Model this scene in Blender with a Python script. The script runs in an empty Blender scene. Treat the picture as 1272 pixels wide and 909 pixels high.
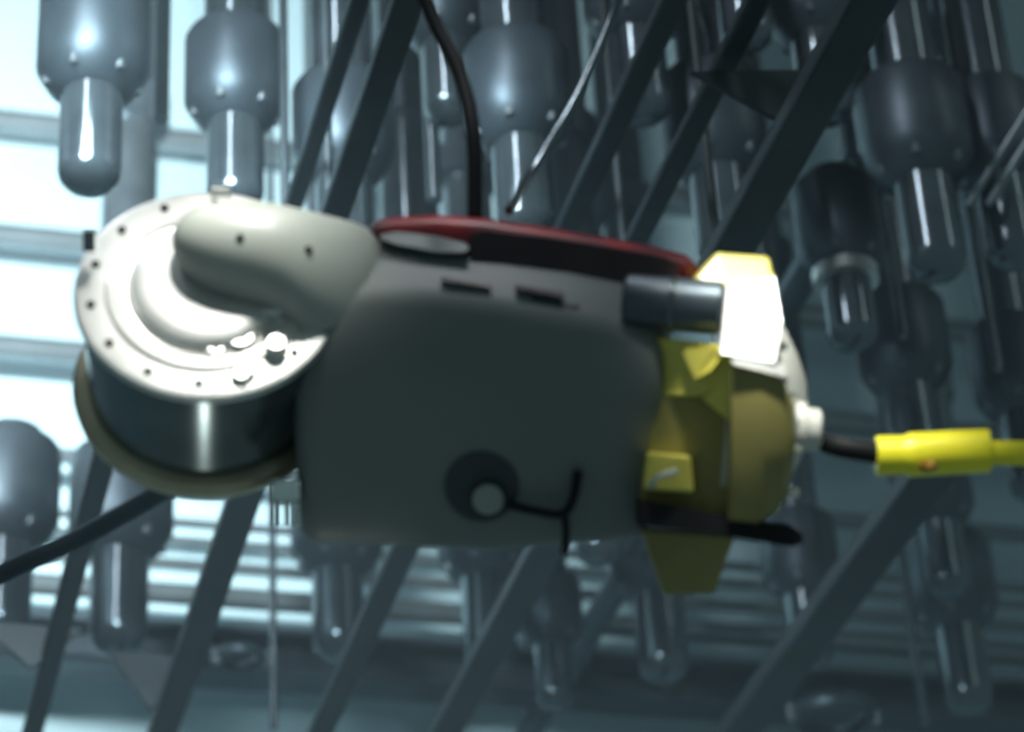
import bpy, bmesh, math, random
from mathutils import Vector, Matrix
random.seed(7)
D = bpy.data; SC = bpy.context.scene; COL = SC.collection

# ------------------------------------------------------------------ camera
F = 3500.0
RIGHT = Vector((0.967, -0.248, -0.051)).normalized()
FWD = Vector((0.2366, 0.812, 0.533)); FWD = (FWD - RIGHT * FWD.dot(RIGHT)).normalized()
UP = RIGHT.cross(FWD).normalized()
cam = D.objects.new('camera', D.cameras.new('camera')); COL.objects.link(cam)
cam.matrix_world = Matrix((RIGHT, UP, -FWD)).transposed().to_4x4()
cam.data.sensor_width = 36; cam.data.lens = 36 * F / 1272
cam.data.clip_end = 100
cam.data.dof.use_dof = True; cam.data.dof.focus_distance = 4.3; cam.data.dof.aperture_fstop = 3.5
SC.camera = cam

def ray(px, py): return FWD + RIGHT * ((px - 636) / F) + UP * ((454.5 - py) / F)
def at(px, py, d): return ray(px, py) * d
def at_z(px, py, z): r = ray(px, py); return r * (z / r.z)
def at_y(px, py, y): r = ray(px, py); return r * (y / r.y)

# ------------------------------------------------------------------ world and lights
w = D.worlds.new('world'); SC.world = w; w.use_nodes = True
w.node_tree.nodes['Background'].inputs[0].default_value = (0.55, 0.80, 0.85, 1)
w.node_tree.nodes['Background'].inputs[1].default_value = 0.17

def spot(name, loc, target, power, size, blend, rad, col=(1, 1, 1)):
    l = D.lights.new(name, 'SPOT'); l.energy = power; l.spot_size = math.radians(size); l.spot_blend = blend
    l.shadow_soft_size = rad; l.color = col
    o = D.objects.new(name, l); COL.objects.link(o); o.location = loc
    o.rotation_euler = (Vector(target) - Vector(loc)).to_track_quat('-Z', 'Y').to_euler(); return o
def point(name, loc, power, rad, col=(1, 1, 1)):
    l = D.lights.new(name, 'POINT'); l.energy = power; l.shadow_soft_size = rad; l.color = col
    o = D.objects.new(name, l); COL.objects.link(o); o.location = loc; return o

ROB = at(600, 470, 3.0)
spot('work_light_over_drum', at(385, -560, 2.78), at(225, 400, 3.0), 68, 29, 1.0, 0.12, (1, 0.99, 0.93))
spot('added_spot_over_yellow_end', at(940, -520, 2.72), at(1010, 450, 2.98), 58, 27, 0.9, 0.05, (1, 0.99, 0.90))  # spot added to brighten the yellow end while the body stays dim
spot('added_fill_over_cover', at(640, -700, 3.2), at(640, 300, 3.05), 12, 44, 1.0, 0.08, (0.95, 0.97, 1))  # weak unseen fill added over the body and cover
spot('tank_wall_light', at(-900, -300, 6.0), at_y(60, 360, 9), 3900, 58, 0.9, 0.2, (0.86, 0.97, 1))
def strip(name, loc, tgt, power, sx, sy, col):
    l = D.lights.new(name, 'AREA'); l.shape = 'RECTANGLE'; l.size = sx; l.size_y = sy; l.energy = power; l.color = col
    o = D.objects.new(name, l); COL.objects.link(o); o.location = loc
    d = Vector(tgt) - Vector(loc); d.z = 0; o.rotation_euler = d.to_track_quat('-Z', 'Y').to_euler(); return o
strip('added_stripe_light_left', (-1.2, 1.7, 6.6), (1.2, 6.5, 6), 130, 0.05, 3.4, (0.88, 0.93, 1))  # unseen strip light added so the tubes carry long bright stripes
strip('added_strip_light_right', (5.2, 2.2, 6.4), (2.2, 6.5, 6), 12, 0.10, 3.6, (0.9, 1, 0.94))  # weak second strip light, added out of view on the right

spot('added_haze_spot_top_left', at(20, -300, 5.6), at(330, 380, 6.6), 430, 60, 0.35, 0.45, (0.75, 0.93, 1))  # unseen spot added to make the haze glow at upper left
spot('added_streak_spot_under_drum', at(225, 1500, 3.2), at(280, 540, 3.0), 2.2, 34, 0.6, 0.03, (0.95, 1, 0.9))  # unseen spot added below to put light streaks on the drum
SC.view_settings.view_transform = 'Standard'; SC.view_settings.look = 'None'
SC.view_settings.exposure = 0.0; SC.view_settings.gamma = 1; SC.view_settings.use_curve_mapping = False

# ------------------------------------------------------------------ materials
def mat(name, col, rough=0.5, metal=0.0, var=0.15, scale=6.0, bump=0.0, spec=0.5, col2=None, trans=0.0):
    m = D.materials.new(name); m.use_nodes = True; nt = m.node_tree; b = nt.nodes['Principled BSDF']
    tc = nt.nodes.new('ShaderNodeTexCoord'); n = nt.nodes.new('ShaderNodeTexNoise')
    n.inputs['Scale'].default_value = scale; n.inputs['Detail'].default_value = 4
    nt.links.new(tc.outputs['Object'], n.inputs['Vector'])
    r = nt.nodes.new('ShaderNodeValToRGB'); r.color_ramp.elements[0].position = 0.35; r.color_ramp.elements[1].position = 0.68
    c2 = col2 or tuple(c * (1 - var) for c in col)
    r.color_ramp.elements[0].color = (*c2, 1); r.color_ramp.elements[1].color = (*col, 1)
    nt.links.new(n.outputs['Fac'], r.inputs['Fac']); nt.links.new(r.outputs['Color'], b.inputs['Base Color'])
    b.inputs['Roughness'].default_value = rough; b.inputs['Metallic'].default_value = metal
    b.inputs['Specular IOR Level'].default_value = spec
    b.inputs['Transmission Weight'].default_value = trans
    if bump:
        bp = nt.nodes.new('ShaderNodeBump'); bp.inputs['Strength'].default_value = bump; bp.inputs['Distance'].default_value = 0.004
        nt.links.new(n.outputs['Fac'], bp.inputs['Height']); nt.links.new(bp.outputs['Normal'], b.inputs['Normal'])
    return m
M = {
 'wall': mat('pale_blue_wall_paint', (0.58, 0.80, 0.86), 0.6, 0, 0.10, 1.2),
 'ceil': mat('dark_vessel_steel', (0.05, 0.065, 0.07), 0.6, 0.2, 0.3, 2),
 'rail': mat('galvanised_rail', (0.26, 0.31, 0.33), 0.3, 0.6, 0.2, 8),
 'steel': mat('housing_steel', (0.17, 0.21, 0.235), 0.16, 0.75, 0.35, 9, 0.15),
 'steel2': mat('flange_steel', (0.10, 0.13, 0.155), 0.42, 0.6, 0.35, 7, 0.15),
 'bar': mat('dark_painted_bar', (0.035, 0.05, 0.058), 0.45, 0.1, 0.4, 5),
 'white': mat('white_plastic', (0.66, 0.67, 0.62), 0.45, 0, 0.10, 9, 0.05),
 'arm': mat('arm_plastic', (0.40, 0.43, 0.39), 0.38, 0, 0.10, 9, 0.05),
 'cap': mat('dull_grey_cap', (0.30, 0.33, 0.31), 0.5, 0, 0.1, 9),
 'grey': mat('grey_green_plastic', (0.165, 0.19, 0.185), 0.5, 0, 0.14, 6, 0.05),
 'disc': mat('machined_steel', (0.84, 0.85, 0.82), 0.38, 0.9, 0.25, 14, 0.1),
 'drum': mat('dark_drum_steel', (0.16, 0.20, 0.21), 0.20, 0.85, 0.3, 7, 0.1),
 'ring': mat('brass_ring', (0.55, 0.50, 0.36), 0.28, 0.85, 0.3, 12),
 'red': mat('red_plastic', (0.50, 0.025, 0.03), 0.4, 0, 0.35, 12, col2=(0.10, 0.02, 0.03)),
 'maroon': mat('black_maroon_panel', (0.035, 0.018, 0.024), 0.4, 0, 0.4, 20),
 'yellow': mat('yellow_plastic', (0.72, 0.65, 0.12), 0.30, 0, 0.15, 12),
 'olive': mat('olive_tape_and_shaded_yellow', (0.30, 0.27, 0.085), 0.45, 0, 0.3, 7),
 'ytape': mat('bright_yellow_sleeve', (0.92, 0.84, 0.03), 0.4, 0, 0.08, 30),
 'black': mat('black_rubber', (0.012, 0.014, 0.016), 0.6, 0, 0.3, 20, spec=0.2),
 'gloss_white': mat('glossy_white', (0.95, 0.95, 0.92), 0.3, 0.35, 0.02, 10),
 'clear': mat('cloudy_clear_plastic', (0.70, 0.75, 0.70), 0.2, 0, 0.05, 10, trans=0.5),
 'brown': mat('rust_smear', (0.30, 0.16, 0.02), 0.5, 0, 0.3, 30),
}

# ------------------------------------------------------------------ helpers
def finish(name, bm, m, parent=None, smooth=True, bevel=0.0):
    bmesh.ops.recalc_face_normals(bm, faces=bm.faces)
    me = D.meshes.new(name); bm.to_mesh(me); bm.free(); me.materials.append(m)
    if smooth:
        for p in me.polygons: p.use_smooth = True
        me.set_sharp_from_angle(angle=math.radians(38))
    o = D.objects.new(name, me); COL.objects.link(o)
    if parent: o.parent = parent
    if bevel:
        b = o.modifiers.new('bevel', 'BEVEL'); b.width = bevel; b.segments = 2
    return o
def tag(o, label, cat=None, group=None, kind=None):
    if label: o['label'] = label
    if cat: o['category'] = cat
    if group: o['group'] = group
    if kind: o['kind'] = kind
    return o
def empty(name, loc, label, cat, group=None):
    o = D.objects.new(name, None); COL.objects.link(o); o.location = loc; o.empty_display_size = 0.1
    return tag(o, label, cat, group)
def basis(axis):
    a = Vector(axis).normalized(); t = Vector((0, 0, 1)) if abs(a.z) < 0.9 else Vector((1, 0, 0))
    u = t.cross(a).normalized(); return a, u, a.cross(u)
def lathe(bm, origin, axis, prof, n=40):
    """prof: list of (distance along the axis, radius)"""
    a, u, v = basis(axis); o = Vector(origin); rings = []
    for h, r in prof:
        if r < 1e-6: rings.append([bm.verts.new(o + a * h)])
        else: rings.append([bm.verts.new(o + a * h + (u * math.cos(2*math.pi*i/n) + v * math.sin(2*math.pi*i/n)) * r) for i in range(n)])
    for A, B in zip(rings, rings[1:]):
        for i in range(n):
            j = (i + 1) % n
            if len(A) == 1 and len(B) == 1: continue
            if len(A) == 1: bm.faces.new((A[0], B[i], B[j]))
            elif len(B) == 1: bm.faces.new((A[i], A[j], B[0]))
            else: bm.faces.new((A[i], A[j], B[j], B[i]))
    for R in (rings[0], rings[-1]):
        if len(R) > 2: bm.faces.new(R)
    return bm
def cyl(a, b, r, n=20, r2=None):
    a = Vector(a); b = Vector(b); L = (b - a).length; c = min(r * 0.15, L * 0.2); r2 = r if r2 is None else r2
    return lathe(bmesh.new(), a, b - a, [(0, r - c), (c, r), (L - c, r2), (L, r2 - c)], n)
def catmull(pts, k=8):
    pts = [Vector(p) for p in pts]; P = [pts[0] * 2 - pts[1]] + pts + [pts[-1] * 2 - pts[-2]]; out = []
    for i in range(1, len(P) - 2):
        for s in range(k):
            t = s / k; a, b, c, d = P[i-1], P[i], P[i+1], P[i+2]
            out.append(0.5 * ((2*b) + (c - a)*t + (2*a - 5*b + 4*c - d)*t*t + (3*b - a - 3*c + d)*t**3))
    out.append(pts[-1]); return out
def tube(pts, r, n=12, k=8):
    P = catmull(pts, k); bm = bmesh.new(); rings = []
    a, u, v = basis(P[1] - P[0])
    for i, p in enumerate(P):
        t = (P[min(i+1, len(P)-1)] - P[max(i-1, 0)]).normalized()
        u = (u - t * u.dot(t)).normalized(); v = t.cross(u)
        rr = r(i / (len(P)-1)) if callable(r) else r
        rings.append([bm.verts.new(p + (u * math.cos(2*math.pi*j/n) + v * math.sin(2*math.pi*j/n)) * rr) for j in range(n)])
    for A, B in zip(rings, rings[1:]):
        for j in range(n): bm.faces.new((A[j], A[(j+1) % n], B[(j+1) % n], B[j]))
    bm.faces.new(rings[0]); bm.faces.new(rings[-1]); return bm
def loft(rings, cap=True):
    bm = bmesh.new(); R = [[bm.verts.new(Vector(p)) for p in r] for r in rings]; n = len(R[0])
    for A, B in zip(R, R[1:]):
        for j in range(n): bm.faces.new((A[j], A[(j+1) % n], B[(j+1) % n], B[j]))
    if cap: bm.faces.new(R[0]); bm.faces.new(R[-1])
    return bm
def box(c, s, R=None):
    bm = bmesh.new(); bmesh.ops.create_cube(bm, size=1.0)
    for v in bm.verts:
        q = Vector((v.co.x * s[0], v.co.y * s[1], v.co.z * s[2])); v.co = (R @ q if R else q) + Vector(c)
    return bm
def prism(front, back):
    bm = bmesh.new(); a = [bm.verts.new(Vector(p)) for p in front]; b = [bm.verts.new(Vector(p)) for p in back]
    bm.faces.new(a); bm.faces.new(b); n = len(a)
    for i in range(n): bm.faces.new((a[i], a[(i+1) % n], b[(i+1) % n], b[i]))
    return bm
def place(objs, loc):
    for o in objs: o.location = loc

# ------------------------------------------------------------------ setting
WY = 9.0; TOPZ = 8.6
wl = finish('wall_back', box((0, WY + 0.1, 4.0), (16, 0.2, 10.0)), M['wall'], smooth=False); tag(wl, 'pale blue painted tank wall behind the pipework', kind='structure')
cl = finish('ceiling', box((0, 4.5, TOPZ + 0.1), (16, 9.4, 0.2)), M['ceil'], smooth=False); tag(cl, 'dark steel vessel underside above the hanging housings', kind='structure')

# rails running along the wall (each one a thing)
rail_rows = [(150,.046,'topmost pale rail, near the bright corner'),(292,.046,'second pale rail from the top, meeting the round drum plate'),
 (430,.046,'third pale rail from the top, left of the dark drum'),(560,.030,'fourth rail, passing behind the drum'),
 (632,.018,'thin upper rail of the close group under the drum'),(654,.016,'thin middle rail of the close group under the drum'),
 (684,.022,'thicker lower rail of the close group under the drum'),(722,.040,'thick rail beneath the close group'),(765,.026,'rail just above the wide bottom beam')]
for i, (y0, r, lb) in enumerate(rail_rows):
    z = at_y(0, y0, WY - 0.25).z
    o = finish('wall_rail', cyl((-6, 0, 0), (7.5, 0, 0), r, 16), M['rail']); o.location = (0, WY - 0.25, z)
    tag(o, 'grey horizontal wall rail, ' + lb, 'rail', 'rails along the tank wall')
z = at_y(0, 806, WY - 0.2).z
e = empty('bottom_beam', (0, WY - 0.2, z), 'wide dark horizontal beam along the bottom of the tank wall', 'beam')
finish('web', box((0.7, 0, 0), (13.5, 0.04, 0.13)), M['steel2'], e, False); finish('flange', box((0.7, -0.05, 0.075), (13.5, 0.16, 0.02)), M['steel2'], e, False)
finish('flange', box((0.7, -0.05, -0.075), (13.5, 0.16, 0.02)), M['steel2'], e, False)

# ------------------------------------------------------------------ hanging housings
def make_housing(k=1.0, H=4.8, short=False):
    e = D.objects.new('hanging_housing', None); COL.objects.link(e)
    p = [(0, 0.0), (0.004, 0.030), (0.014, 0.052), (0.032, 0.068), (0.055, 0.073), (0.27, 0.073)]
    finish('tube', lathe(bmesh.new(), (0,0,0), (0,0,1), [(h*k, r*k) for h, r in p], 40), M['steel'], e)
    p = [(0.262, 0.070), (0.27, 0.082), (0.30, 0.108), (0.345, 0.132), (0.54, 0.132), (0.555, 0.124), (0.57, 0.10)]
    finish('flange', lathe(bmesh.new(), (0,0,0), (0,0,1), [(h*k, r*k) for h, r in p], 44), M['steel2'], e)
    p = [(0.56*k, 0.09*k), (0.60*k, 0.082*k), (0.61*k, 0.02)] if short else [(0.56*k, 0.082*k), (1.05*k, 0.082*k), (1.07*k, 0.098*k), (1.20*k, 0.098*k), (1.22*k, 0.075*k), (H, 0.075*k)]
    finish('column', lathe(bmesh.new(), (0,0,0), (0,0,1), p, 32), M['steel'], e)
    if short:
        finish('wall_bracket', cyl((0, 0, .45*k), (0, short, .45*k), .05*k, 16), M['steel2'], e)
    if short and k < 1: finish('collar', lathe(bmesh.new(), (0,0,0), (0,0,1), [(.22*k,.07*k),(.222*k,.096*k),(.262*k,.096*k),(.264*k,.07*k)], 32), M['disc'], e)['label'] = 'bright collar'
    if not short: finish('collar', lathe(bmesh.new(), (0,0,0), (0,0,1), [(1.6*k,0.074*k),(1.605*k,0.105*k),(1.70*k,0.105*k),(1.705*k,0.074*k)], 32), M['steel2'], e)
    for i in range(6):
        a = i * math.pi / 3
        b = finish('bolt', cyl((0.104*k*math.cos(a), 0.104*k*math.sin(a), 0.288*k), (0.104*k*math.cos(a), 0.104*k*math.sin(a), 0.33*k), 0.011*k, 8), M['rail'], e)
    return e
HB = 3.80
housings = [ # bottom px, py, z, scale, label
 (110,236,HB,1.0,'stepped steel housing hanging at the top left corner, rounded tip beside the bright wall'),
 (655,296,HB,1.0,'stepped steel housing hanging above the red cover of the robot'),
 (1166,345,HB,1.05,'stepped steel housing hanging at the upper right, above the yellow cable'),
 (292,262,HB+.15,.95,'hazy steel housing just above the round drum plate'),
 (1062,432,HB,.89,'short steel housing with a bright ring, right of the glossy white plate'),
 (0,800,HB,1.2,'steel housing cut by the left frame edge beside the drum'),
 (146,812,HB,1.22,'steel housing below the drum, with a bright stripe, crossed by the dark hose'),
 (421,818,HB,1.08,'slender steel housing with a bright stripe under the left end of the robot body'),
 (826,845,HB,1.08,'steel housing with a bright stripe directly under the yellow end of the robot'),
 (1206,885,HB,1.1,'steel housing at the lower right, below the yellow cable'),
 (610,830,HB+.05,1.15,'dull steel housing under the middle of the robot body'),
 (1145,590,HB,1.0,'dull steel housing partly behind the yellow cable sleeve'),
 (905,330,HB,1.0,'steel housing behind the yellow top block of the robot'),
 (430,330,HB,.95,'steel housing whose tip is hidden behind the robot shoulder'),
 (1290,620,HB,1.0,'steel housing cut by the right frame edge, behind the thin yellow cable'),
 (1010,830,HB+.1,.95,'dull steel housing between the two lower right bars'),
 (690,880,HB-.05,.8,'dark steel housing near the bottom edge, right of the bars'),
 (1030,150,HB+.4,.95,'grey steel housing high at the upper right, behind the crossing bar'),
 (800,150,HB+.3,.95,'dark steel housing near the top edge, right of the thin grey cable'),
 (962,600,HB,.95,'steel housing right behind the domed end of the robot'),
 (1262,330,HB+.1,.95,'dark steel housing near the right edge beside the slanting conduits'),
 (1180,740,HB+.1,.9,'dark steel housing above the lower right housing, below the cable sleeve'),
 (1100,200,HB+.5,.9,'dark steel housing high at the upper right, left of the large stepped one'),
 (560,150,HB+.5,.9,'dark steel housing near the top edge, right of the black cable'),
 (930,60,HB+.5,.9,'dark steel housing at the top edge between two upper bars'),
 (745,700,HB+.1,.95,'dark steel housing just under the robot body, left of the funnel bracket'),
 (520,560,HB,1.0,'steel housing hidden mostly behind the robot body'),
]
proto = {}
first = True
for px, py, z, k, lb in housings:
    p = at_z(px, py, z); e = make_housing(k, TOPZ - z, (WY - p.y) if (px, py) in ((0,800),(1062,432)) else 0)
    e.location = p; tag(e, lb, 'pipe housing', 'stepped housings hanging from the vessel')
    print('HOUSING', px, py, [round(c, 2) for c in p])

# ------------------------------------------------------------------ support bars (run away from the camera along Y)
bars = [(75,775,3.40,.058,'lower left, leftmost',(158,525),0),(243,790,3.40,.082,'lower left, crossing under the drum',(335,600),0),
 (452,790,3.40,.070,'under the left part of the robot body',(540,620),0),(612,800,3.40,.088,'under the middle of the robot body',(715,600),0),
 (1005,790,3.40,.115,'lower right, the widest',(1165,562),0),(985,170,3.40,.095,'upper right, behind the yellow top block',0,(880,350)),
 (860,160,3.62,.055,'upper right, thin and left of the wide one',0,(770,340)),(452,160,3.62,.066,'above the white arm',0,(415,300)),
 (385,190,3.8,.045,'above the round drum plate',0,(350,300)),(748,190,3.8,.060,'above the red cover',0,(690,330))]
for px, py, z, wd, lb, s0, s1 in bars:
    p = at_z(px, py, z)
    e = empty('support_bar', p, 'dark steel support bar running away overhead, ' + lb, 'bar', 'support bars under the housings')
    y0 = at_z(*s0, z).y - p.y if s0 else 3.6 - p.y
    y1 = at_z(*s1, z).y - p.y if s1 else WY - 0.35 - p.y
    finish('bar', box((0, (y0+y1)/2, 0), (wd, y1 - y0, wd * 0.5)), M['bar'], e, False, 0.01)
    for yy in ([y0 + .05] if not s0 else []) + ([y1 - .05] if s1 else []): finish('hanger', cyl((0, yy, wd*.2), (0, yy, TOPZ - z), .011, 10), M['bar'], e)

# hanger rods, gussets, rings
def rod(px, py, z, r, lb, L=4.0, m='steel'):
    p = at_z(px, py, z); e = finish('hanger_rod', cyl((0,0,0), (0,0,TOPZ - z), r, 12), M[m]); e.location = p
    tag(e, lb, 'rod', 'thin vertical hanger rods')
rod(340, 905, 3.6, .012, 'thin grey hanger rod beside the ring at the lower left')
rod(1122, 420, 4.0, .014, 'thin grey hanger rod left of the upper right housing')
rod(1240, 460, 3.9, .014, 'thin grey hanger rod near the right edge')
rod(540, 250, 4.1, .02, 'grey hanger rod beside the black cable')
rod(322, 205, 4.3, .016, 'bright hanger rod above the white arm')
rod(200, 150, 4.3, .02, 'hazy hanger rod right of the top left housing')
rod(1150, 900, 3.7, .014, 'thin hanger rod at the lower right corner')
def gusset(px, py, z, pts, lb):
    p = at_z(px, py, z)
    o = finish('gusset_plate', prism([(x, 0, zz) for x, zz in pts], [(x, 0.014, zz) for x, zz in pts]), M['bar'], None, False, 0.003); o.location = p
    tag(o, lb, 'plate', 'gusset plates on the bars')
gusset(40, 800, 3.43, [(-.16,.06),(.14,.06),(0,-.07)], 'dark triangular gusset at the lower left corner')
gusset(195, 860, 3.46, [(-.14,.12),(.10,.12),(.05,-.05),(-.02,-.05)], 'dark tapering gusset under the second bar, lower left')
gusset(930, 120, 3.52, [(-.12,.05),(.12,.09),(.10,-.07),(.02,-.03)], 'dark gusset where two bars cross at the upper right')
def ring(p, R, r, lb, m='steel2'):
    bm = bmesh.new(); n = 40; rings = []
    for i in range(n):
        a = 2*math.pi*i/n; c = Vector((math.cos(a), math.sin(a), 0))
        rings.append([bm.verts.new(c*R + (c*math.cos(b) + Vector((0,0,1.6))*math.sin(b))*r) for b in [2*math.pi*j/10 for j in range(10)]])
    for i in range(n):
        A, B = rings[i], rings[(i+1) % n]
        for j in range(10): bm.faces.new((A[j], A[(j+1)%10], B[(j+1)%10], B[j]))
    e = empty('clamp_ring', p, lb, 'ring', 'round clamp rings')
    finish('ring', bm, M[m], e)
    for s in (-1, 1): finish('lug', box((s*(R + r), 0, 0), (.03, .02, .05)), M['rail'], e, False, .003)
ring(at_z(340, 905, 3.6) + Vector((-.10, 0, .23)), .062, .012, 'small steel ring with a bright lug beside the thin rod, lower left')
ring(at_z(1035, 888, 3.5), .11, .018, 'dark round clamp ring with bright studs at the lower right edge')

# ------------------------------------------------------------------ the robot
S = 3.0 / F
RM = Matrix((RIGHT, FWD, UP)).transposed().to_4x4()
rob = D.objects.new('inspection_robot', None); COL.objects.link(rob); rob.matrix_world = Matrix.Translation(ROB) @ RM
tag(rob, 'white and grey inspection robot with steel drum, red top cover and yellow end', 'robot')
def L(px, py, dep): return Vector(((px - 600) * S, dep * S, (470 - py) * S))
def rlook(o, label=None):
    if label: o['label'] = label
    return o

# main body: (py, dep) outline per station
def rounded(pts, k=5, q=0.28):
    out = []; n = len(pts)
    for i in range(n):
        a, b, c = Vector(pts[i-1]), Vector(pts[i]), Vector(pts[(i+1) % n])
        p0 = b.lerp(a, q); p2 = b.lerp(c, q)
        for s in range(k + 1):
            t = s / k; out.append(p0*(1-t)**2 + b*2*t*(1-t) + p2*t*t)
    return out
def body_ring(x, top, crease, bot, ins=0.0, shift=0.0):
    pts = [(top, 170), (top + 4, 92), (crease, -20 + ins), (bot, 70 + ins), (bot - 10, 200)]
    cx = (top + bot) / 2
    return [L(x + shift * (q.x - cx), q.x, q.y) for q in rounded(pts)]
st = [(362,410,440,650,40),(367,356,425,672,20),(378,300,408,682,6),(395,276,396,684,0),(430,270,384,684,0),(470,278,378,685,0),(520,290,378,688,0),(620,296,392,692,0),(700,304,408,686,0),(770,316,424,680,0),(808,326,440,676,6),(822,345,455,664,20),(830,380,470,640,40)]
rings = [body_ring(x, t, c, b, i, -0.05 * (x - 400) / 430) for x, t, c, b, i in st]
rlook(finish('body_shell', loft(rings), M['grey'], rob), 'grey green plastic body shell, darker towards the bottom')

# white arm over the disc
ar = []
for x, t, b, d, rd in [(214,292,306,0,8),(218,278,322,0,24),(228,265,337,0,38),(245,255,351,0,50),(270,249,364,0,58),(300,247,374,2,62),(335,250,384,6,64),(360,255,396,12,64),(380,260,416,18,64),(405,265,430,34,62),(435,272,445,52,58),(475,284,450,80,50)]:
    c = (t+b)/2; h = (b-t)/2
    ar.append([L(x + (c-310)*0.0, c - h*math.cos(a), d - rd*math.sin(a)) for a in [2*math.pi*i/36 for i in range(36)]])
arm = finish('arm_shell', loft(ar), M['arm'], rob)
rlook(arm, 'smooth white rounded arm reaching over the drum plate')
sb = arm.modifiers.new('sub', 'SUBSURF'); sb.levels = sb.render_levels = 1
for px, py, dd in [(304,298,-60),(386,312,-40)]:
    finish('screw', cyl(L(px, py, dd), L(px, py, dd + 12), 5*S, 10), M['black'], rob)

# disc and drum
n_ = Vector((0.085, -0.79, 0.60)).normalized(); C0 = L(255, 362, 20)
def DL(h, r): return (h*S, r*S)
rlook(finish('drum', lathe(bmesh.new(), C0, -n_, [DL(8,150),DL(10,157),DL(60,157),DL(62,154),DL(190,154),DL(192,150)], 72), M['drum'], rob), 'dark polished drum wall')
rlook(finish('face_plate', lathe(bmesh.new(), C0, -n_, [DL(-2,158),DL(0,164),DL(9,166),DL(13,160)], 72), M['disc'], rob), 'bright machined round plate with screws')
rlook(finish('raised_step', lathe(bmesh.new(), C0, n_, [DL(0,128),DL(8,124),DL(10,112),DL(7,108),DL(7,100),DL(20,94),DL(26,80)], 64), M['disc'], rob), 'bright raised step of the plate')
rlook(finish('base_ring', lathe(bmesh.new(), C0 - n_*195*S, -n_, [DL(-14,154),DL(-10,168),DL(0,174),DL(12,172),DL(20,160),DL(24,140)], 72), M['ring'], rob), 'brass coloured ring around the drum base')
a_, u_, v_ = basis(n_)
for i in range(14):
    an = 2*math.pi*(i+.35)/14; c = C0 + (u_*math.cos(an) + v_*math.sin(an)) * 145*S
    finish('screw', cyl(c - n_*2*S, c + n_*5*S, 5.5*S, 10), M['black'], rob)
for (px, py, r, h) in [(335,385,24,26),(300,425,20,16),(345,438,14,22),(305,470,12,12),(272,440,12,14)]:
    # on the plate plane
    q = L(px, py, 0); dz = (q - C0); dep = -(dz.x*n_.x + dz.z*n_.z)/n_.y; c = Vector((q.x, C0.y + dep, q.z))
    finish('boss', lathe(bmesh.new(), c, n_, [DL(-2,r),DL(h-4,r),DL(h,r-4),DL(h,r*.5),DL(h-6,r*.45)], 24), M['disc'], rob)
finish('small_clasp', box(L(112, 300, 0), (16*S, 20*S, 26*S)), M['steel'], rob, False, .002)
finish('small_clasp', box(L(268, 236, 60), (24*S, 20*S, 14*S)), M['disc'], rob, False, .002)
# clear pronged bracket under drum
cb = finish('clear_bracket', box(L(350, 612, 60), (36*S, 18*S, 30*S)), M['clear'], rob, False, .002); rlook(cb, 'cloudy clear bracket with prongs')
for dx in (-12, 2, 14): finish('prong', box(L(350+dx, 640, 60), (7*S, 10*S, 36*S)), M['clear'], cb, False, .001)

# red cover
rr = []
for x, t, b in [(452,276,292),(462,268,300),(490,263,306),(540,261,318),(600,265,326),(680,277,338),(760,291,344),(820,302,350),(858,312,352),(872,324,350),(878,332,346)]:
    c = (t+b)/2; h = (b-t)/2; dd = 40 if 455 < x < 870 else 20
    rr.append([L(x, c - h*abs(math.cos(a))**.7*math.copysign(1, math.cos(a)), 120 - dd*1.2*abs(math.sin(a))**.7*math.copysign(1, math.sin(a))) for a in [2*math.pi*i/24 for i in range(24)]])
rlook(finish('top_cover', loft(rr), M['red'], rob), 'red top cover')
rr = []
for x, t, b in [(584,284,322),(600,279,330),(680,288,344),(760,301,352),(830,314,354),(846,322,348)]:
    rr.append([L(x, t, 88), L(x, t+4, 66), L(x, b-4, 60), L(x, b, 80)])
rlook(finish('cover_panel', loft(rr), M['maroon'], rob, True), 'dark maroon panel along the red cover')
rr = []
for x, t, b in [(470,286,296),(490,282,304),(540,288,314),(575,296,314),(582,302,310)]:
    rr.append([L(x, t, 84), L(x, t+3, 62), L(x, b-3, 50), L(x, b, 74)])
rlook(finish('cover_trim', loft(rr), M['grey'], rob), 'grey trim under the red cover')
for (x0,y0,x1,y1) in [(548,342,610,350),(640,352,700,362),(660,366,720,376)]:
    finish('vent_slot', prism([L(x0,y0,20),L(x1,y1,20),L(x1,y1+7,10),L(x0,y0+6,10)],[L(x0,y0,45),L(x1,y1,45),L(x1,y1+7,40),L(x0,y0+6,40)]), M['maroon'], rob, False)

# port, knob and wires on the lower front
pt = finish('port', lathe(bmesh.new(), L(598, 606, 44), Vector((0,-1,-.28)), [DL(-6,48),DL(3,46),DL(5,40),DL(3,34),DL(1,0)], 36), M['bar'], rob)
rlook(pt, 'black oval port on the lower front')
finish('cap', lathe(bmesh.new(), L(606, 622, 34), Vector((0,-1,-.28)), [DL(0,20),DL(2,19),DL(4,15),DL(4,0)], 28), M['cap'], pt)['label'] = 'pale round cap'
finish('wire', tube([L(630,628,36),L(665,636,30),L(698,640,32),L(712,622,30),L(719,586,32)], 6*S, 8, 6), M['black'], rob)
finish('wire', tube([L(702,638,34),L(704,665,44),L(702,690,60)], 5*S, 8, 6), M['black'], rob)

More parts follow.
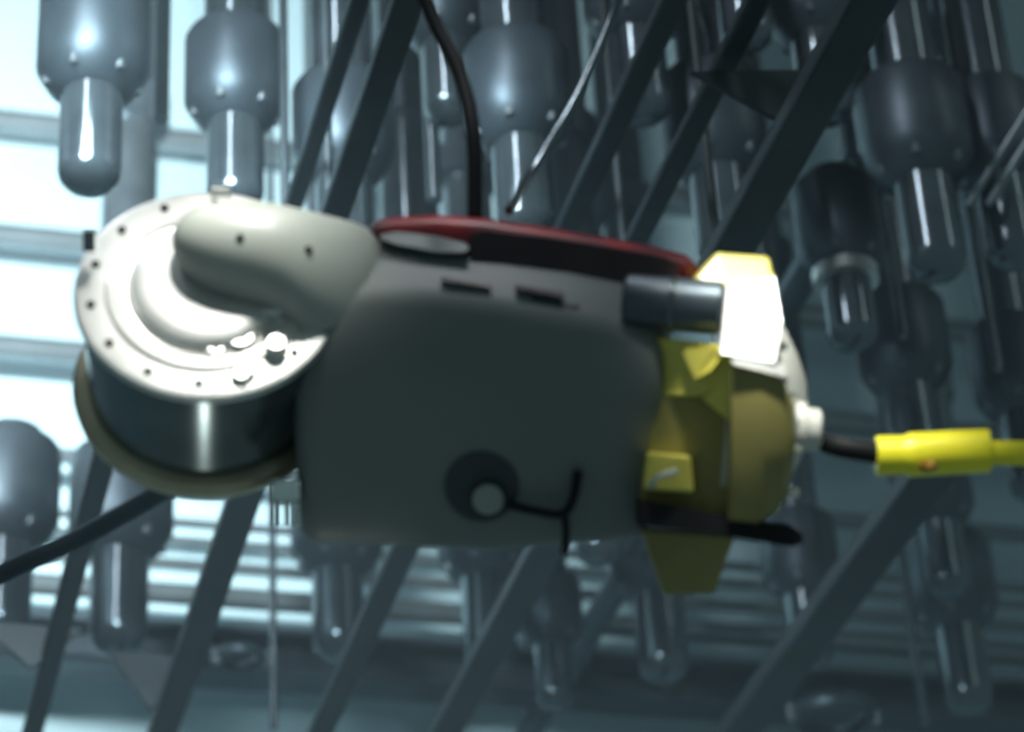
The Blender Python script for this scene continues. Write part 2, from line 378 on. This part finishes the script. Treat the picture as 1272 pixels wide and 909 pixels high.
# yellow end
rlook(finish('end_dome', lathe(bmesh.new(), L(898, 515, 130), Vector((1,0.05,-.08)), [DL(0,138),DL(38,140),DL(56,136),DL(76,120),DL(94,92),DL(110,58),DL(115,34)], 56), M['white'], rob), 'pale domed end cap')
gl = finish('cable_gland', lathe(bmesh.new(), L(990, 533, 50), Vector((1,0.0,-.08)), [DL(0,34),DL(14,34),DL(16,28),DL(32,27),DL(36,20)], 24), M['white'], rob)
for i,(px,py) in enumerate([(972,492),(978,560),(975,612),(960,430)]): finish('screw', cyl(L(px,py,-10), L(px+14,py,10), 7*S, 10), M['disc'], rob)
rlook(finish('top_block', prism([L(862,346,10),L(893,312,30),L(958,318,30),L(966,362,0),L(900,356,0)],[L(862,346,110),L(893,312,110),L(958,318,110),L(966,362,110),L(900,356,110)]), M['yellow'], rob, False, .003), 'yellow upper block with a slanted side')
rlook(finish('white_plate', prism([L(902,356,-4),L(964,342,10),L(970,400,-28),L(958,452,-58),L(890,440,-52)],[L(902,356,14),L(964,342,28),L(970,400,-10),L(958,452,-40),L(890,440,-34)]), M['gloss_white'], rob, False, .002), 'glossy white plate')  # white, partly metallic plate set on the yellow end
rlook(finish('lip', prism([L(905,446,-60),L(968,452,-52),L(972,468,-56),L(905,452,-66)],[L(905,446,-20),L(968,452,-20),L(972,468,-20),L(905,452,-20)]), M['gloss_white'], rob, False), 'white lip under the glossy white plate')
ac = finish('actuator', cyl(L(776, 372, 20), L(900, 382, 0), 33*S, 32), M['steel2'], rob); rlook(ac, 'grey cylinder between body and glossy white plate')
finish('rim', lathe(bmesh.new(), L(832,377,12), L(900,382,0)-L(776,372,20), [DL(0,30),DL(2,36),DL(8,36),DL(10,30)], 32), M['drum'], ac)
rlook(finish('folded_panel', prism([L(815,418,20),L(870,425,-10),L(912,432,-30),L(908,470,-30),L(870,492,-10),L(812,492,30)],[L(815,418,60),L(870,425,60),L(912,432,60),L(908,470,60),L(870,492,60),L(812,492,60)]), M['yellow'], rob, False, .002), 'bright yellow folded panel')
finish('fold', prism([L(845,432,-2),L(880,432,-30),L(898,436,-34),L(880,460,-40),L(862,470,-22)],[L(845,432,20),L(880,432,10),L(898,436,10),L(880,460,10),L(862,470,10)]), M['yellow'], rob, False)
rlook(finish('corner_flap', prism([L(912,462,-36),L(915,520,-30),L(902,520,-20),L(872,494,-6)],[L(912,462,20),L(915,520,20),L(902,520,20),L(872,494,20)]), M['yellow'], rob, False), 'yellow folded corner')
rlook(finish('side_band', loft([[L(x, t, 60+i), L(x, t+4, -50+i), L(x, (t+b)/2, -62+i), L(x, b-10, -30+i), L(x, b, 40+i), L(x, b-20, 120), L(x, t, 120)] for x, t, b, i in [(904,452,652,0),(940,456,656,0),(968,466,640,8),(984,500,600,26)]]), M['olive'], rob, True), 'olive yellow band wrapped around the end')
rlook(finish('inner_frame', prism([L(806,486,20),L(910,492,10),L(908,650,30),L(796,640,50)],[L(806,486,120),L(910,492,120),L(908,650,120),L(796,640,120)]), M['olive'], rob, False, .004), 'yellow inner frame, its shade put into the olive colour')  # yellow frame, darkened to olive in the colour to stand for shade
rlook(finish('lower_block', prism([L(804,562,-4),L(858,566,-8),L(862,612,0),L(800,608,6)],[L(804,562,60),L(858,566,60),L(862,612,60),L(800,608,60)]), M['yellow'], rob, False, .003), 'yellow lower block')
finish('clip', tube([L(808,604,0),L(816,592,-14),L(840,584,-12)], 4*S, 8), M['disc'], rob)
rlook(finish('skid', loft([[L(x, t, 0+d), L(x, t, 60+d), L(x, b, 60+d), L(x, b, 0+d)] for x, t, b, d in [(792,622,652,0),(880,636,662,0),(940,648,672,0),(985,654,680,10),(1000,664,676,20)]]), M['black'], rob, True), 'black tapering skid bar')
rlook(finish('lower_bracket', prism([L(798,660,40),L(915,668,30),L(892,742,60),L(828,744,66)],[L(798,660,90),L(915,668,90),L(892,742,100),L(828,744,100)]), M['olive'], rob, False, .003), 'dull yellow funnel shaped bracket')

# cables
def cable(name, pts, r, m, label, cat='cable'):
    o = finish(name, tube(pts, r, 14, 10), M[m]); return tag(o, label, cat)
e = empty('tether_cable', at(1026,552,3.05), 'thick cable with yellow sleeve leaving the right end of the robot', 'cable')
def T(px, py, d): return at(px, py, d) - at(1026, 552, 3.05)
finish('black_lead', tube([T(1026,549,3.07),T(1050,556,3.05),T(1100,564,3.05)], 14*S, 16), M['black'], e)
sl = finish('sleeve', tube([T(1088,566,3.05),T(1130,565,3.05),T(1180,562,3.05),T(1228,560,3.05)], lambda t: (25 + (3 if t > .3 else 0))*S, 24), M['ytape'], e); sl['label'] = 'bright yellow sleeve, wider than the cable'
finish('smear', tube([T(1144,575,3.028),T(1152,580,3.028),T(1162,576,3.028)], 7*S, 8), M['brown'], sl)
finish('outer_jacket', tube([T(1222,562,3.05),T(1272,563,3.05),T(1400,566,3.05),T(1600,590,3.05)], 16*S, 16), M['ytape'], e)['label'] = 'thin yellow cable jacket'
cable('power_cable', [at(480,-160,3.3),at(528,0,3.25),at(570,90,3.2),at(588,170,3.15),at(590,270,3.12)], 10*S, 'black', 'black cable rising from the top of the robot, left of the thin grey one')
cable('signal_cable', [at(800,-120,3.4),at(768,0,3.35),at(735,82,3.3),at(700,150,3.25),at(660,215,3.2),at(632,262,3.12)], 6.5*S, 'steel', 'thin grey cable slanting up to the right from the red cover')
cable('drain_hose', [at(-260,850,3.5),at(0,714,3.4),at(100,668,3.35),at(200,612,3.3),at(260,580,3.25)], 14*S, 'steel2', 'dark hose coming from the lower left to the drum base', 'hose')

# conduit pair and haze
for k_, dx in enumerate((0, .06)):
    a = at(1208 + dx*400, 246, 7.0); b = at(1262 + dx*400, 160, 7.0)
    tag(finish('conduit', cyl(a - (b-a)*.1, b + (b-a)*2.2, .010, 10), M['rail']), ('left' if k_ == 0 else 'right') + ' thin bright conduit of the slanting pair near the right edge', 'conduit', 'slanting conduits')
hz = finish('haze', box((0.4, 6.4, 5.0), (9.0, 4.9, 7.0)), D.materials.new('lens_glow_haze'), None, False)  # volume added to imitate lens veiling and lift the darks
hm = D.materials['lens_glow_haze']; hm.use_nodes = True; nt = hm.node_tree; nt.nodes.clear()
vo = nt.nodes.new('ShaderNodeVolumePrincipled'); vo.inputs['Density'].default_value = 0.055; vo.inputs['Color'].default_value = (0.75, 0.92, 1.0, 1); vo.inputs['Anisotropy'].default_value = 0.3
mo = nt.nodes.new('ShaderNodeOutputMaterial'); nt.links.new(vo.outputs[0], mo.inputs['Volume'])
tag(hz, 'thin blue haze added for lens glow, filling the space among the housings', 'haze', None, 'stuff')
